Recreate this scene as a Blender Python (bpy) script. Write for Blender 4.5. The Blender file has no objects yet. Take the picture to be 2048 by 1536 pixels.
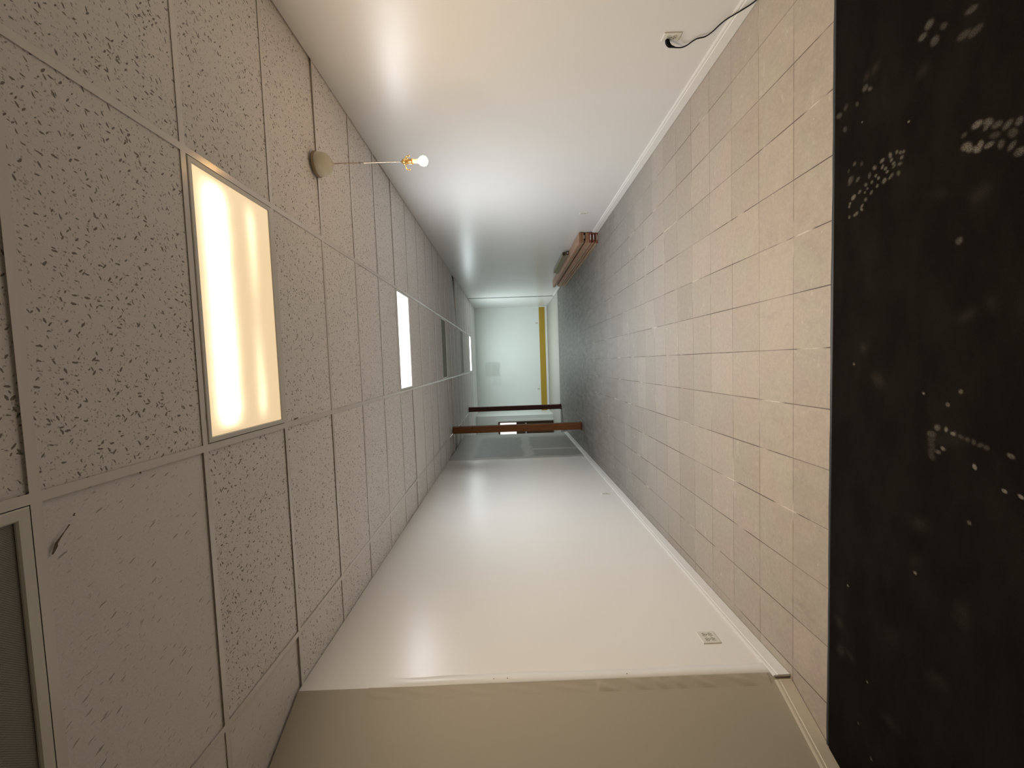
import bpy, bmesh, math, random
import numpy as np
from mathutils import Matrix, Vector
random.seed(7)
sc = bpy.context.scene
C = sc.collection

# ------------------------------------------------------------------ camera
CAM_Z = 1.5471
cam_d = bpy.data.cameras.new('camera')
cam_d.sensor_fit = 'HORIZONTAL'; cam_d.sensor_width = 36.0
cam_d.lens = 36.0 * 811.016 / 2048.0
cam_d.clip_start = 0.02; cam_d.clip_end = 100
cam = bpy.data.objects.new('camera', cam_d); C.objects.link(cam)
# the phone was held on its side: image right is down in the room, image up is the right-hand wall
RIGHT = Vector((-0.034159938841939845, -0.007443046494272877, -0.9993886629521064))
UP = Vector((0.9978042383955357, 0.05652085448696772, -0.034526726574760025))
FWD = Vector((-0.05674328522583221, 0.9983736745662654, -0.00549595440599151))
cam.matrix_world = Matrix(((RIGHT.x, UP.x, -FWD.x, 0.0), (RIGHT.y, UP.y, -FWD.y, 0.0),
                           (RIGHT.z, UP.z, -FWD.z, CAM_Z), (0, 0, 0, 1)))
sc.camera = cam

# ------------------------------------------------------------------ world, exposure
w = bpy.data.worlds.new('world'); sc.world = w; w.use_nodes = True
w.node_tree.nodes['Background'].inputs[0].default_value = (0.02, 0.02, 0.02, 1)
w.node_tree.nodes['Background'].inputs[1].default_value = 0.2
vs = sc.view_settings
sc.display_settings.display_device = 'sRGB'
vs.view_transform = 'Standard'; vs.look = 'None'; vs.exposure = 0.0; vs.gamma = 1.0; vs.use_curve_mapping = False
sc.cycles.diffuse_bounces = 7; sc.cycles.max_bounces = 12; sc.cycles.glossy_bounces = 4
sc.cycles.use_denoising = True
sc.cycles.sample_clamp_indirect = 8.0

# lamp powers (W) and colours of the working ceiling lights
NEAR_LIGHT = (48.0, (1.0, 0.80, 0.58))
MID_LIGHT = (72.0, (0.93, 0.96, 1.0))
FAR_LIGHT = (84.0, (0.85, 0.99, 1.0))
BULB = (85.0, (1.0, 0.56, 0.19))

# ------------------------------------------------------------------ room measures (metres)
HC = 2.8236                                   # ceiling height
def xl(y): return -1.81485 - 0.01775 * y      # left wall plane
def xr(y): return 2.0934 - 0.00077 * y        # right wall plane
def xa(y): return xl(2.24) - (2.24 - y) * 0.48   # splayed wall beside the camera
KINK = 2.24; L_END = 11.1; R_SEAM = 13.40; SIDE_Y = 14.65; FAR_Y = 15.9; BACK_Y = -1.6
GX, GY, PX, PY = 0.8984, 1.68399, 1.2192, 0.6096    # ceiling grid origin and pitch
# ------------------------------------------------------------------ node helpers
class N:
    def __init__(s, name):
        s.m = bpy.data.materials.new(name); s.m.use_nodes = True
        s.t = s.m.node_tree; s.b = s.t.nodes['Principled BSDF']
    def n(s, typ, **k):
        x = s.t.nodes.new(typ)
        for a, v in k.items(): setattr(x, a, v)
        return x
    def put(s, sock, v):
        if hasattr(v, 'is_output') or hasattr(v, 'links'): s.t.links.new(v, sock)
        else: sock.default_value = v
    def math(s, op, a, b=0.0, c=0.0, clamp=False):
        x = s.n('ShaderNodeMath', operation=op, use_clamp=clamp)
        s.put(x.inputs[0], a); s.put(x.inputs[1], b)
        if op in ('MULTIPLY_ADD', 'SMOOTH_MIN', 'SMOOTH_MAX', 'COMPARE'): s.put(x.inputs[2], c)
        return x.outputs[0]
    def coord(s, kind='Object'): return s.n('ShaderNodeTexCoord').outputs[kind]
    def map(s, v, scale=(1, 1, 1), rot=(0, 0, 0), loc=(0, 0, 0)):
        x = s.n('ShaderNodeMapping'); s.put(x.inputs[0], v)
        x.inputs[1].default_value = loc; x.inputs[2].default_value = rot; x.inputs[3].default_value = scale
        return x.outputs[0]
    def xyz(s, v):
        x = s.n('ShaderNodeSeparateXYZ'); s.put(x.inputs[0], v); return x.outputs
    def noise(s, v, scale, detail=2.0, rough=0.5):
        x = s.n('ShaderNodeTexNoise'); s.put(x.inputs['Vector'], v)
        x.inputs['Scale'].default_value = scale; x.inputs['Detail'].default_value = detail
        x.inputs['Roughness'].default_value = rough
        return x.outputs['Fac'], x.outputs['Color']
    def ramp(s, f, a, b):
        x = s.n('ShaderNodeMapRange', clamp=True); s.put(x.inputs[0], f)
        x.inputs[1].default_value = a; x.inputs[2].default_value = b
        return x.outputs[0]
    def mix(s, f, a, b):
        x = s.n('ShaderNodeMix', data_type='RGBA'); s.put(x.inputs[0], f)
        s.put(x.inputs[6], a if hasattr(a, 'links') else (*a, 1)); s.put(x.inputs[7], b if hasattr(b, 'links') else (*b, 1))
        return x.outputs[2]
    def scale(s, col, f):
        x = s.n('ShaderNodeVectorMath', operation='SCALE')
        s.put(x.inputs[0], col if hasattr(col, 'links') else tuple(col)); s.put(x.inputs[3], f); return x.outputs[0]
    def box(s, a, lo, hi, soft=0.01):
        # 1 inside lo..hi, soft edges
        return s.math('MULTIPLY', s.ramp(a, lo - soft, lo + soft), s.math('SUBTRACT', 1.0, s.ramp(a, hi - soft, hi + soft)))
    def bump(s, h, strength=0.2, dist=0.002):
        x = s.n('ShaderNodeBump'); s.put(x.inputs['Height'], h)
        x.inputs['Strength'].default_value = strength; x.inputs['Distance'].default_value = dist
        s.t.links.new(x.outputs[0], s.b.inputs['Normal'])
    def base(s, col=None, rough=None, spec=None, metal=None):
        if col is not None: s.put(s.b.inputs['Base Color'], col if hasattr(col, 'links') else (*col, 1))
        if rough is not None: s.put(s.b.inputs['Roughness'], rough)
        if spec is not None: s.b.inputs['Specular IOR Level'].default_value = spec
        if metal is not None: s.b.inputs['Metallic'].default_value = metal
        return s

def plain(name, col, rough=0.6, metal=0.0, var=0.06, scale=25.0):
    k = N(name); f, _ = k.noise(k.coord(), scale, 3)
    k.base(k.scale(col, k.math('MULTIPLY_ADD', f, var * 2, 1 - var)), rough, metal=metal)
    return k.m

def wall_paint(name, col, rough=0.31, marks=None):
    k = N(name); co = k.coord()
    f1, _ = k.noise(co, 1.7, 4); f2, _ = k.noise(co, 140, 2); f3, _ = k.noise(co, 9, 3)
    c = k.scale(col, k.math('MULTIPLY_ADD', f1, 0.05, 0.975))
    r = k.math('MULTIPLY_ADD', f3, 0.03, rough - 0.015)
    if marks: c, r = marks(k, co, c, r)
    k.base(c, r)
    k.bump(k.math('ADD', k.math('MULTIPLY', f2, 0.35), k.math('MULTIPLY', f1, 1.0)), 0.14, 0.0012)
    return k.m

WHITE = (0.78, 0.765, 0.735)
def left_marks(k, co, c, r):
    # beyond about 8 m the paint stops: bare grey board with pale filler over the joints
    X, Y, Z = k.xyz(co)
    wob = k.math('MULTIPLY_ADD', k.noise(co, 2.2, 3)[0], 0.16, -0.08)
    Yw = k.math('ADD', Y, wob); Zw = k.math('ADD', Z, wob)
    bare = k.ramp(Yw, 8.02, 8.05)
    f = k.noise(co, 6, 3)[0]
    board = k.scale((0.275, 0.27, 0.255), k.math('MULTIPLY_ADD', f, 0.3, 0.85))
    filler = k.scale((0.44, 0.43, 0.405), k.math('MULTIPLY_ADD', f, 0.16, 0.92))
    j1 = k.box(Zw, 1.10, 1.31, 0.04)
    j2 = k.ramp(Zw, 2.26, 2.36)
    j3 = k.math('MULTIPLY', k.box(Yw, 8.85, 9.0, 0.02), k.math('SUBTRACT', 1.0, k.ramp(Z, 1.1, 1.15)))
    j5 = k.box(Yw, 8.0, 8.2, 0.02)
    j4 = k.ramp(Yw, 10.4, 10.7)
    fm = k.math('MAXIMUM', k.math('MAXIMUM', j1, j2), k.math('MAXIMUM', j3, k.math('MAXIMUM', j4, j5)))
    under = k.math('MULTIPLY', k.math('MULTIPLY', k.box(Y, 7.2, 8.0, 0.3), j2), 0.55)
    c = k.mix(under, c, filler)
    c = k.mix(bare, c, k.mix(fm, board, filler))
    r = k.math('ADD', r, k.math('MULTIPLY', bare, 0.16))
    return c, r
def far_marks(k, co, c, r):
    X, Y, Z = k.xyz(co)
    wob = k.math('MULTIPLY_ADD', k.noise(co, 3, 3)[0], 0.10, -0.05)
    Xw = k.math('ADD', X, wob); Zw = k.math('ADD', Z, wob)
    patch = k.math('MULTIPLY', k.box(Xw, -0.58, -0.02, 0.03), k.box(Zw, 1.92, 2.46, 0.03))
    patch2 = k.math('MULTIPLY', k.box(Xw, -0.95, -0.1, 0.08), k.box(Zw, 1.88, 2.2, 0.03))
    m = k.math('ADD', k.math('MULTIPLY', patch, 0.7), k.math('MULTIPLY', patch2, 0.3), clamp=True)
    return k.mix(m, c, (0.58, 0.61, 0.57)), r

M = {}
M['wall_right'] = wall_paint('white_wall_paint', (0.70, 0.695, 0.68))
M['wall_left'] = wall_paint('white_wall_paint_over_board', WHITE, marks=left_marks)
M['wall_near'] = wall_paint('cream_flat_paint', (0.44, 0.40, 0.325), 0.6)
M['wall_far'] = wall_paint('pale_mint_paint', (0.76, 0.79, 0.76), 0.5, marks=far_marks)
M['wall_side'] = wall_paint('white_side_paint', (0.74, 0.76, 0.74), 0.5)
M['trim_white'] = wall_paint('white_trim_gloss', (0.76, 0.755, 0.73), 0.35)
M['trim_cream'] = wall_paint('cream_trim_paint', (0.62, 0.57, 0.47), 0.5)
M['yellow'] = plain('mustard_yellow_paint', (0.40, 0.255, 0.022), 0.6)
M['trim_dark'] = plain('grey_seam_strip', (0.16, 0.17, 0.16), 0.6)
M['black'] = plain('black_gap', (0.012, 0.012, 0.012), 0.8)

def ceiling_tile(name, fissured):
    k = N(name); co = k.coord()
    f1, c1 = k.noise(co, 70, 2)
    wob = k.n('ShaderNodeVectorMath', operation='MULTIPLY_ADD')
    k.put(wob.inputs[0], c1); wob.inputs[1].default_value = (0.008, 0.008, 0); k.put(wob.inputs[2], co)
    p = wob.outputs[0]
    def flecks(scale, size, keep, ang, stretch):
        v = k.n('ShaderNodeTexVoronoi'); k.put(v.inputs['Vector'], k.map(k.map(p, (1, 1, 1), (0, 0, math.radians(ang))), (stretch, 1.0, 1), loc=(ang, 0, 0))); v.inputs['Scale'].default_value = scale
        rnd = k.xyz(v.outputs['Color'])
        th = k.math('MULTIPLY_ADD', rnd[1], size, size * 0.3)
        on = k.math('LESS_THAN', rnd[0], keep)
        return k.math('MULTIPLY', k.ramp(k.math('SUBTRACT', th, v.outputs['Distance']), -0.03, 0.04), on)
    if fissured:
        m = k.math('MAXIMUM', flecks(62, 0.15, 0.85, -66, 0.20), k.math('MULTIPLY', k.math('MAXIMUM', flecks(80, 0.16, 0.8, -80, 0.24), flecks(110, 0.16, 0.8, -50, 0.3)), 0.55))
    else:
        m = k.math('MAXIMUM', k.math('MAXIMUM', flecks(84, 0.22, 0.5, 25, 0.34), flecks(80, 0.22, 0.5, 85, 0.38)), flecks(82, 0.22, 0.5, -40, 0.36))
        m = k.math('MAXIMUM', m, k.math('MULTIPLY', k.math('MAXIMUM', flecks(115, 0.24, 0.7, 60, 0.6), flecks(125, 0.24, 0.7, -5, 0.6)), 0.5))
    f2, _ = k.noise(co, 210, 2); f3, _ = k.noise(co, 3.0, 3)
    basec = k.scale((0.775, 0.745, 0.725), k.math('MULTIPLY_ADD', f2, 0.22, k.math('MULTIPLY_ADD', f3, 0.08, 0.87)))
    dark = (0.34, 0.315, 0.28) if fissured else (0.14, 0.12, 0.10)
    amt = 0.85
    k.base(k.mix(k.math('MULTIPLY', m, amt), basec, dark), 0.9, 0.2)
    k.bump(k.math('SUBTRACT', k.math('MULTIPLY', f2, 0.5), m), 0.5, 0.0018)
    return k.m
M['tile'] = ceiling_tile('mineral_fibre_tile', False)
M['tile_f'] = ceiling_tile('fissured_mineral_tile', True)
M['tbar'] = plain('grid_bar_paint', (0.74, 0.70, 0.67), 0.2, var=0.03)
M['plaster'] = plain('far_ceiling_paint', (0.72, 0.73, 0.70), 0.7, var=0.03, scale=4)

def floor_mat():
    S = 0.2992
    k = N('beige_floor_tile'); co = k.coord()
    q = k.map(co, (1 / S, 1 / S, 1))
    fl = k.n('ShaderNodeVectorMath', operation='FLOOR'); k.put(fl.inputs[0], q)
    X, Y, _ = k.xyz(q)
    def edge(a):
        fr = k.math('FRACT', a); return k.math('MINIMUM', fr, k.math('SUBTRACT', 1.0, fr))
    ex, ey = edge(X), edge(Y)
    g1, _ = k.noise(co, 1.6, 3); g2, _ = k.noise(co, 7, 4, 0.65); g3, _ = k.noise(co, 90, 3, 0.7)
    g4, _ = k.noise(k.map(co, (5, 1.3, 1), loc=(3, 1, 0)), 2.4, 4, 0.6)
    wn = k.n('ShaderNodeTexWhiteNoise', noise_dimensions='3D'); k.put(wn.inputs['Vector'], fl.outputs[0])
    FX, FY, _z = k.xyz(fl.outputs[0])
    wr = k.n('ShaderNodeTexWhiteNoise', noise_dimensions='1D'); k.put(wr.inputs['W'], FY)
    tint = k.math('MULTIPLY_ADD', wn.outputs[0], 0.11, 0.93)
    tint = k.math('MULTIPLY', tint, k.math('MULTIPLY_ADD', wr.outputs[0], 0.07, 0.96))
    blot = k.math('MULTIPLY_ADD', g2, 0.34, 0.83)
    g5, _ = k.noise(co, 34, 4, 0.7)
    grain = k.math('MULTIPLY', k.math('MULTIPLY_ADD', g3, 0.26, 0.87), k.math('MULTIPLY_ADD', g5, 0.34, 0.83))
    f = k.math('MULTIPLY', k.math('MULTIPLY', tint, blot), grain)
    col = k.mix(k.ramp(k.noise(co, 3.3, 3)[0], 0.35, 0.65), (0.435, 0.362, 0.305), (0.415, 0.375, 0.305))
    col = k.scale(col, f)
    # colour turns greyer and darker away from the mat, dirt towards the posts, and pale plaster scuffs
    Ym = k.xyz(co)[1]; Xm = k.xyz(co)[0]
    far_grey = k.ramp(k.math('ADD', Ym, k.math('MULTIPLY_ADD', g2, 1.6, -0.8)), 0.2, 3.0)
    col = k.mix(k.math('MULTIPLY', far_grey, 0.92), col, k.scale((0.250, 0.238, 0.218), f))
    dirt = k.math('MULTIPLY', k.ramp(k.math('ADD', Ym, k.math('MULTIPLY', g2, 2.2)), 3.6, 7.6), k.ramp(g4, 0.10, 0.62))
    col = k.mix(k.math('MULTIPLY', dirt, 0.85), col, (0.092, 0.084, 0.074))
    n7 = k.noise(k.map(co, (1, 2.2, 1), (0, 0, 0.6)), 7, 7, 0.78)[0]
    scuff = k.math('MULTIPLY', k.ramp(n7, 0.58, 0.70), k.ramp(k.noise(co, 0.9, 2)[0], 0.42, 0.58))
    vsp = k.n('ShaderNodeTexVoronoi'); k.put(vsp.inputs['Vector'], co); vsp.inputs['Scale'].default_value = 16
    spk = k.math('MULTIPLY', k.math('SUBTRACT', 1.0, k.ramp(vsp.outputs['Distance'], 0.03, 0.10)), k.math('LESS_THAN', k.xyz(vsp.outputs['Color'])[0], 0.30))
    col = k.mix(k.math('MULTIPLY', k.math('MAXIMUM', k.math('MULTIPLY', scuff, 0.55), k.math('MULTIPLY', spk, 0.5)), 1.0), col, (0.62, 0.57, 0.51))
    smear = k.ramp(k.noise(k.map(co, (3.2, 1, 1), (0, 0, -0.5)), 2.1, 5, 0.7)[0], 0.62, 0.74)
    col = k.mix(k.math('MULTIPLY', smear, 0.22), col, (0.16, 0.145, 0.12))
    vis = k.ramp(k.noise(co, 1.3, 2)[0], 0.30, 0.55)
    wid = k.math('MULTIPLY_ADD', vis, 0.0038, 0.0032)
    def seam(e): return k.math('SUBTRACT', 1.0, k.ramp(k.math('DIVIDE', e, wid), 0.65, 1.25))
    line = k.math('MAXIMUM', seam(k.math('MULTIPLY', ex, 0.72)), k.math('MULTIPLY', seam(ey), 0.75))
    line = k.math('MULTIPLY', line, k.math('MULTIPLY_ADD', vis, 0.55, 0.45))
    pale = k.ramp(k.noise(co, 2.7, 3)[0], 0.56, 0.66)
    col = k.mix(line, col, k.mix(pale, (0.085, 0.065, 0.05), (0.60, 0.53, 0.45)))
    k.base(col, k.math('MULTIPLY_ADD', g2, 0.2, 0.46), 0.32)
    k.bump(k.math('SUBTRACT', k.math('MULTIPLY', g3, 0.3), line), 0.35, 0.0012)
    return k.m
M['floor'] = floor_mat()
M['floor_far'] = plain('grey_sheet_floor', (0.36, 0.34, 0.305), 0.5, var=0.12, scale=5)

def mat_mat():
    k = N('black_ribbed_carpet'); co = k.coord()
    at = k.n('ShaderNodeAttribute', attribute_name='dust').outputs['Fac']
    f, _ = k.noise(co, 420, 2, 0.7); g, _ = k.noise(k.map(co, (1, 2.5, 1), (0, 0, 0.5)), 3.2, 4, 0.6)
    fine, _ = k.noise(co, 330, 2)
    b = k.scale((0.0075, 0.0060, 0.0045), k.math('MULTIPLY_ADD', f, 1.2, 0.4))
    b = k.mix(k.math('MULTIPLY', k.ramp(g, 0.40, 0.75), 0.03), b, (0.22, 0.20, 0.17))
    d = k.math('MULTIPLY', at, k.ramp(fine, 0.25, 0.62), clamp=True)
    b = k.mix(k.math('MULTIPLY', d, 0.42), b, (0.36, 0.33, 0.28))
    k.base(b, 0.95, 0.06)
    k.bump(f, 0.6, 0.002)
    return k.m
M['mat'] = mat_mat()
M['rubber'] = plain('blue_black_rubber', (0.020, 0.026, 0.032), 0.45, var=0.3, scale=40)

def wood(name, a, b, scale=1.0, rough=0.5, axis='z'):
    k = N(name); co = k.coord()
    s = {'z': (14, 14, 1.1), 'y': (14, 1.1, 14)}[axis]
    f, _ = k.noise(k.map(co, s), 3 * scale, 5, 0.65); g, _ = k.noise(co, 60, 3)
    k.base(k.scale(k.mix(k.ramp(f, 0.3, 0.7), a, b), k.math('MULTIPLY_ADD', g, 0.4, 0.8)), rough)
    k.bump(f, 0.25, 0.002)
    return k.m
M['post'] = wood('stained_post_wood', (0.22, 0.078, 0.012), (0.10, 0.030, 0.005), rough=0.75)
M['post_backlit_and_trim'] = wood('backlit_post_and_trim_wood', (0.10, 0.025, 0.011), (0.045, 0.010, 0.006), rough=0.7)  # far post's backlit darkness put into the wood colour; base trims share it
M['plank'] = wood('reddish_plank_wood', (0.46, 0.27, 0.17), (0.30, 0.155, 0.09), axis='y')
M['plank_b'] = wood('tan_plank_wood', (0.44, 0.31, 0.19), (0.27, 0.17, 0.10), axis='y')
M['plank_g'] = wood('olive_plank_wood', (0.27, 0.24, 0.14), (0.17, 0.15, 0.085), axis='y')
M['plank_end_dark'] = plain('dark_end_grain', (0.035, 0.02, 0.015), 0.4, var=0.25, scale=60)
M['plank_end_b'] = plain('brown_end_grain', (0.24, 0.125, 0.07), 0.5, var=0.25, scale=60)
M['plank_end'] = plain('red_stained_end_grain', (0.17, 0.05, 0.03), 0.4, var=0.25, scale=60)
M['door'] = wood('dark_door_wood', (0.10, 0.05, 0.022), (0.055, 0.028, 0.014))
M['plastic'] = plain('ivory_outlet_plastic', (0.66, 0.66, 0.59), 0.35, var=0.02)
M['socket_face'] = plain('worn_outlet_face', (0.52, 0.53, 0.46), 0.4, var=0.08, scale=80)
M['slot'] = plain('outlet_slot_dark', (0.05, 0.045, 0.035), 0.7)
M['cord'] = plain('black_cord_rubber', (0.004, 0.003, 0.004), 0.65)
M['cord'].node_tree.nodes['Principled BSDF'].inputs['Specular IOR Level'].default_value = 0.15
M['frame'] = plain('light_frame_enamel', (0.68, 0.66, 0.61), 0.35, var=0.03)
M['housing'] = plain('light_housing_enamel', (0.10, 0.10, 0.10), 0.6)
M['canopy'] = plain('cream_canopy_enamel', (0.62, 0.58, 0.46), 0.35, var=0.03)
M['canopy_rim'] = plain('brown_canopy_rim', (0.30, 0.22, 0.13), 0.5)
M['chrome'] = plain('dull_rod_metal', (0.45, 0.42, 0.40), 0.3, metal=0.9, var=0.02)
M['brass'] = plain('aged_brass', (0.75, 0.52, 0.22), 0.35, metal=0.8, var=0.1)
M['steel'] = plain('galvanised_band', (0.8, 0.8, 0.8), 0.25, metal=0.9)
M['stain'] = plain('brown_water_stain', (0.13, 0.085, 0.055), 0.8, var=0.3, scale=90)

def emit(name, col, strength):
    k = N(name); k.base((0.8, 0.8, 0.8), 0.5)
    k.b.inputs['Emission Color'].default_value = (*col, 1); k.b.inputs['Emission Strength'].default_value = strength
    return k.m
def lens_lit(name, tan, hot, edge, tubes, level):
    # prismatic acrylic lens glowing over its fluorescent tubes (tubes run along local x)
    k = N(name); co = k.coord(); X, Y, Z = k.xyz(co)
    wob = k.math('MULTIPLY_ADD', k.noise(co, 7, 2)[0], 0.02, -0.01)
    ax = k.math('ABSOLUTE', X)
    along = k.math('SUBTRACT', 1.0, k.ramp(ax, 0.47, 0.56))
    g = None
    for y0, wdt, amp in tubes:
        d = k.math('DIVIDE', k.math('SUBTRACT', k.math('ADD', Y, wob), y0), wdt)
        if amp < 1: amp = k.math('MULTIPLY', k.math('MULTIPLY_ADD', k.ramp(ax, 0.05, 0.40), 0.75, 0.25), amp)   # the weaker tube glows mostly at its ends
        e = k.math('MULTIPLY', k.math('EXPONENT', k.math('MULTIPLY', k.math('MULTIPLY', d, d), -1.0)), amp)
        g = e if g is None else k.math('ADD', g, e)
    g = k.math('MULTIPLY', g, along)
    rib = k.n('ShaderNodeTexWave'); k.put(rib.inputs['Vector'], k.map(co, (1, 1, 1), (0, 0, 0.78))); rib.inputs['Scale'].default_value = 60
    st = k.math('MULTIPLY', k.math('ADD', k.math('MULTIPLY_ADD', rib.outputs['Fac'], 0.10, level), g), 1.0)
    k.base((0.6, 0.58, 0.5), 0.3)
    k.put(k.b.inputs['Emission Color'], k.mix(k.math('MULTIPLY', g, 0.8, clamp=True), tan, hot))
    k.put(k.b.inputs['Emission Strength'], st)
    return k.m
M['lens_near'] = lens_lit('warm_lit_lens', (1.0, 0.72, 0.40), (1.0, 0.93, 0.62), None, [(-0.140, 0.066, 3.0), (0.110, 0.040, 0.62)], 0.64)
M['lens_mid'] = lens_lit('cool_lit_lens', (0.96, 0.98, 1.0), (1, 1, 1), None, [(-0.12, 0.1, 2.0), (0.12, 0.1, 2.0)], 2.2)
M['lens_far'] = lens_lit('far_lit_lens', (0.92, 1.0, 0.98), (1, 1, 1), None, [(-0.12, 0.1, 2.0), (0.12, 0.1, 2.0)], 2.0)
def lens_off(base_c):
    k = N('unlit_prismatic_lens'); co = k.coord()
    r1 = k.n('ShaderNodeTexWave'); k.put(r1.inputs['Vector'], k.map(co, (1, 1, 1), (0, 0, 0.78))); r1.inputs['Scale'].default_value = 70
    r2 = k.n('ShaderNodeTexWave'); k.put(r2.inputs['Vector'], k.map(co, (1, 1, 1), (0, 0, -0.78))); r2.inputs['Scale'].default_value = 70
    h = k.math('ADD', r1.outputs['Fac'], r2.outputs['Fac'])
    k.base(k.scale(base_c, k.math('MULTIPLY_ADD', h, 0.25, 0.75)), 0.65, 0.25)
    k.bump(h, 0.5, 0.001)
    return k.m
M['lens_off'] = lens_off((0.27, 0.27, 0.245)); M['lens_off_far'] = lens_off((0.36, 0.36, 0.33))
M['bulb'] = emit('glowing_bulb_glass', BULB[1], BULB[0])
M['neck'] = emit('amber_bulb_neck', (1.0, 0.50, 0.16), 0.9)
M['pane'] = emit('daylit_frosted_pane', (1.0, 0.93, 0.90), 1.6)

# ------------------------------------------------------------------ mesh helpers
def add_box(bm, x0, x1, y0, y1, z0, z1, mi=0, M4=None):
    vs_ = [bm.verts.new(Vector(p)) for p in ((x0, y0, z0), (x1, y0, z0), (x1, y1, z0), (x0, y1, z0), (x0, y0, z1), (x1, y0, z1), (x1, y1, z1), (x0, y1, z1))]
    if M4 is not None:
        for v in vs_: v.co = M4 @ v.co
    for q in ((3, 2, 1, 0), (4, 5, 6, 7), (0, 1, 5, 4), (1, 2, 6, 5), (2, 3, 7, 6), (3, 0, 4, 7)):
        f = bm.faces.new([vs_[i] for i in q]); f.material_index = mi
    return vs_
def add_prism(bm, pts, z0, z1):
    a = [bm.verts.new((x, y, z0)) for x, y in pts]; b = [bm.verts.new((x, y, z1)) for x, y in pts]
    n = len(pts)
    bm.faces.new(a[::-1]); bm.faces.new(b)
    for i in range(n): bm.faces.new((a[i], a[(i + 1) % n], b[(i + 1) % n], b[i]))
def add_lathe(bm, prof, seg=32, c=(0, 0, 0)):
    rings = []
    for r, z in prof:
        if r < 1e-5: rings.append([bm.verts.new((c[0], c[1], c[2] + z))])
        else: rings.append([bm.verts.new((c[0] + r * math.cos(2 * math.pi * i / seg), c[1] + r * math.sin(2 * math.pi * i / seg), c[2] + z)) for i in range(seg)])
    for a, b in zip(rings, rings[1:]):
        for i in range(seg):
            j = (i + 1) % seg
            if len(a) == 1 and len(b) > 1: bm.faces.new((a[0], b[j], b[i]))
            elif len(b) == 1 and len(a) > 1: bm.faces.new((a[i], a[j], b[0]))
            elif len(a) > 1: bm.faces.new((a[i], a[j], b[j], b[i]))
def add_tube(bm, pts, r, seg=10, radii=None):
    pts = [Vector(p) for p in pts]; rings = []
    for i, p in enumerate(pts):
        t = (pts[min(i + 1, len(pts) - 1)] - pts[max(i - 1, 0)]).normalized()
        u = t.cross(Vector((0.3, 0.2, 0.93)));
        if u.length < 0.1: u = t.cross(Vector((1, 0, 0)))
        u.normalize(); v = t.cross(u); rr = radii[i] if radii else r
        rings.append([bm.verts.new(p + (u * math.cos(2 * math.pi * k / seg) + v * math.sin(2 * math.pi * k / seg)) * rr) for k in range(seg)])
    for a, b in zip(rings, rings[1:]):
        for k in range(seg): bm.faces.new((a[k], a[(k + 1) % seg], b[(k + 1) % seg], b[k]))
    bm.faces.new(rings[0][::-1]); bm.faces.new(rings[-1])
def spline(pts, n=8):
    P = [Vector(p) for p in pts]; out = []
    for i in range(len(P) - 1):
        p0, p1, p2, p3 = P[max(i - 1, 0)], P[i], P[i + 1], P[min(i + 2, len(P) - 1)]
        for k in range(n):
            t = k / n
            out.append(0.5 * ((2 * p1) + (p2 - p0) * t + (2 * p0 - 5 * p1 + 4 * p2 - p3) * t * t + (3 * p1 - p0 - 3 * p2 + p3) * t ** 3))
    out.append(P[-1]); return out
def obj(name, bm, mats, parent=None, loc=None, rot=None, bevel=0.0, smooth=False):
    bmesh.ops.recalc_face_normals(bm, faces=bm.faces)
    me = bpy.data.meshes.new(name); bm.to_mesh(me); bm.free()
    for m in (mats if isinstance(mats, (list, tuple)) else [mats]): me.materials.append(m)
    if smooth:
        for p in me.polygons: p.use_smooth = True
    o = bpy.data.objects.new(name, me); C.objects.link(o)
    if loc: o.location = loc
    if rot: o.rotation_euler = rot
    if parent: o.parent = parent
    if bevel:
        b = o.modifiers.new('bevel', 'BEVEL'); b.width = bevel; b.segments = 2; b.limit_method = 'ANGLE'
    return o
def boxes(name, L, mat, parent=None, **k):
    bm = bmesh.new()
    for b in L: add_box(bm, *b)
    return obj(name, bm, mat, parent, **k)
def tag(o, label, cat, group=None):
    o['label'] = label; o['category'] = cat
    if group: o['group'] = group
    return o
def thing(name, label, cat, loc=(0, 0, 0), rot=None, group=None):
    o = bpy.data.objects.new(name, None); C.objects.link(o); o.location = loc; o.empty_display_size = 0.1
    if rot: o.rotation_euler = rot
    return tag(o, label, cat, group)
def struct(o):
    o['kind'] = 'structure'; return o

# ------------------------------------------------------------------ walls
def wall(name, pts, mat, z0=0.0, z1=None):
    bm = bmesh.new(); add_prism(bm, pts, z0, HC if z1 is None else z1)
    return struct(obj(name, bm, mat))
T = 0.12
wall('wall_left', [(xl(KINK), KINK), (xl(L_END), L_END), (xl(L_END) - T, L_END), (xl(KINK) - T, KINK)], M['wall_left'])
wall('wall_near_left', [(xa(KINK), KINK - 0.0005), (xa(BACK_Y), BACK_Y), (xa(BACK_Y) - T, BACK_Y), (xa(KINK) - T, KINK - 0.0005)], M['wall_near'])
wall('wall_right', [(xr(BACK_Y), BACK_Y), (xr(FAR_Y), FAR_Y), (xr(FAR_Y) + T, FAR_Y), (xr(BACK_Y) + T, BACK_Y)], M['wall_right'])
SX = -1.98
wall('wall_far', [(SX - 0.2, FAR_Y), (xr(FAR_Y) + T, FAR_Y), (xr(FAR_Y) + T, FAR_Y + T), (SX - 0.2, FAR_Y + T)], M['wall_far'])
wall('wall_back', [(xa(BACK_Y) - T, BACK_Y), (xr(BACK_Y) + T, BACK_Y), (xr(BACK_Y) + T, BACK_Y - T), (xa(BACK_Y) - T, BACK_Y - T)], M['wall_near'])
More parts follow.
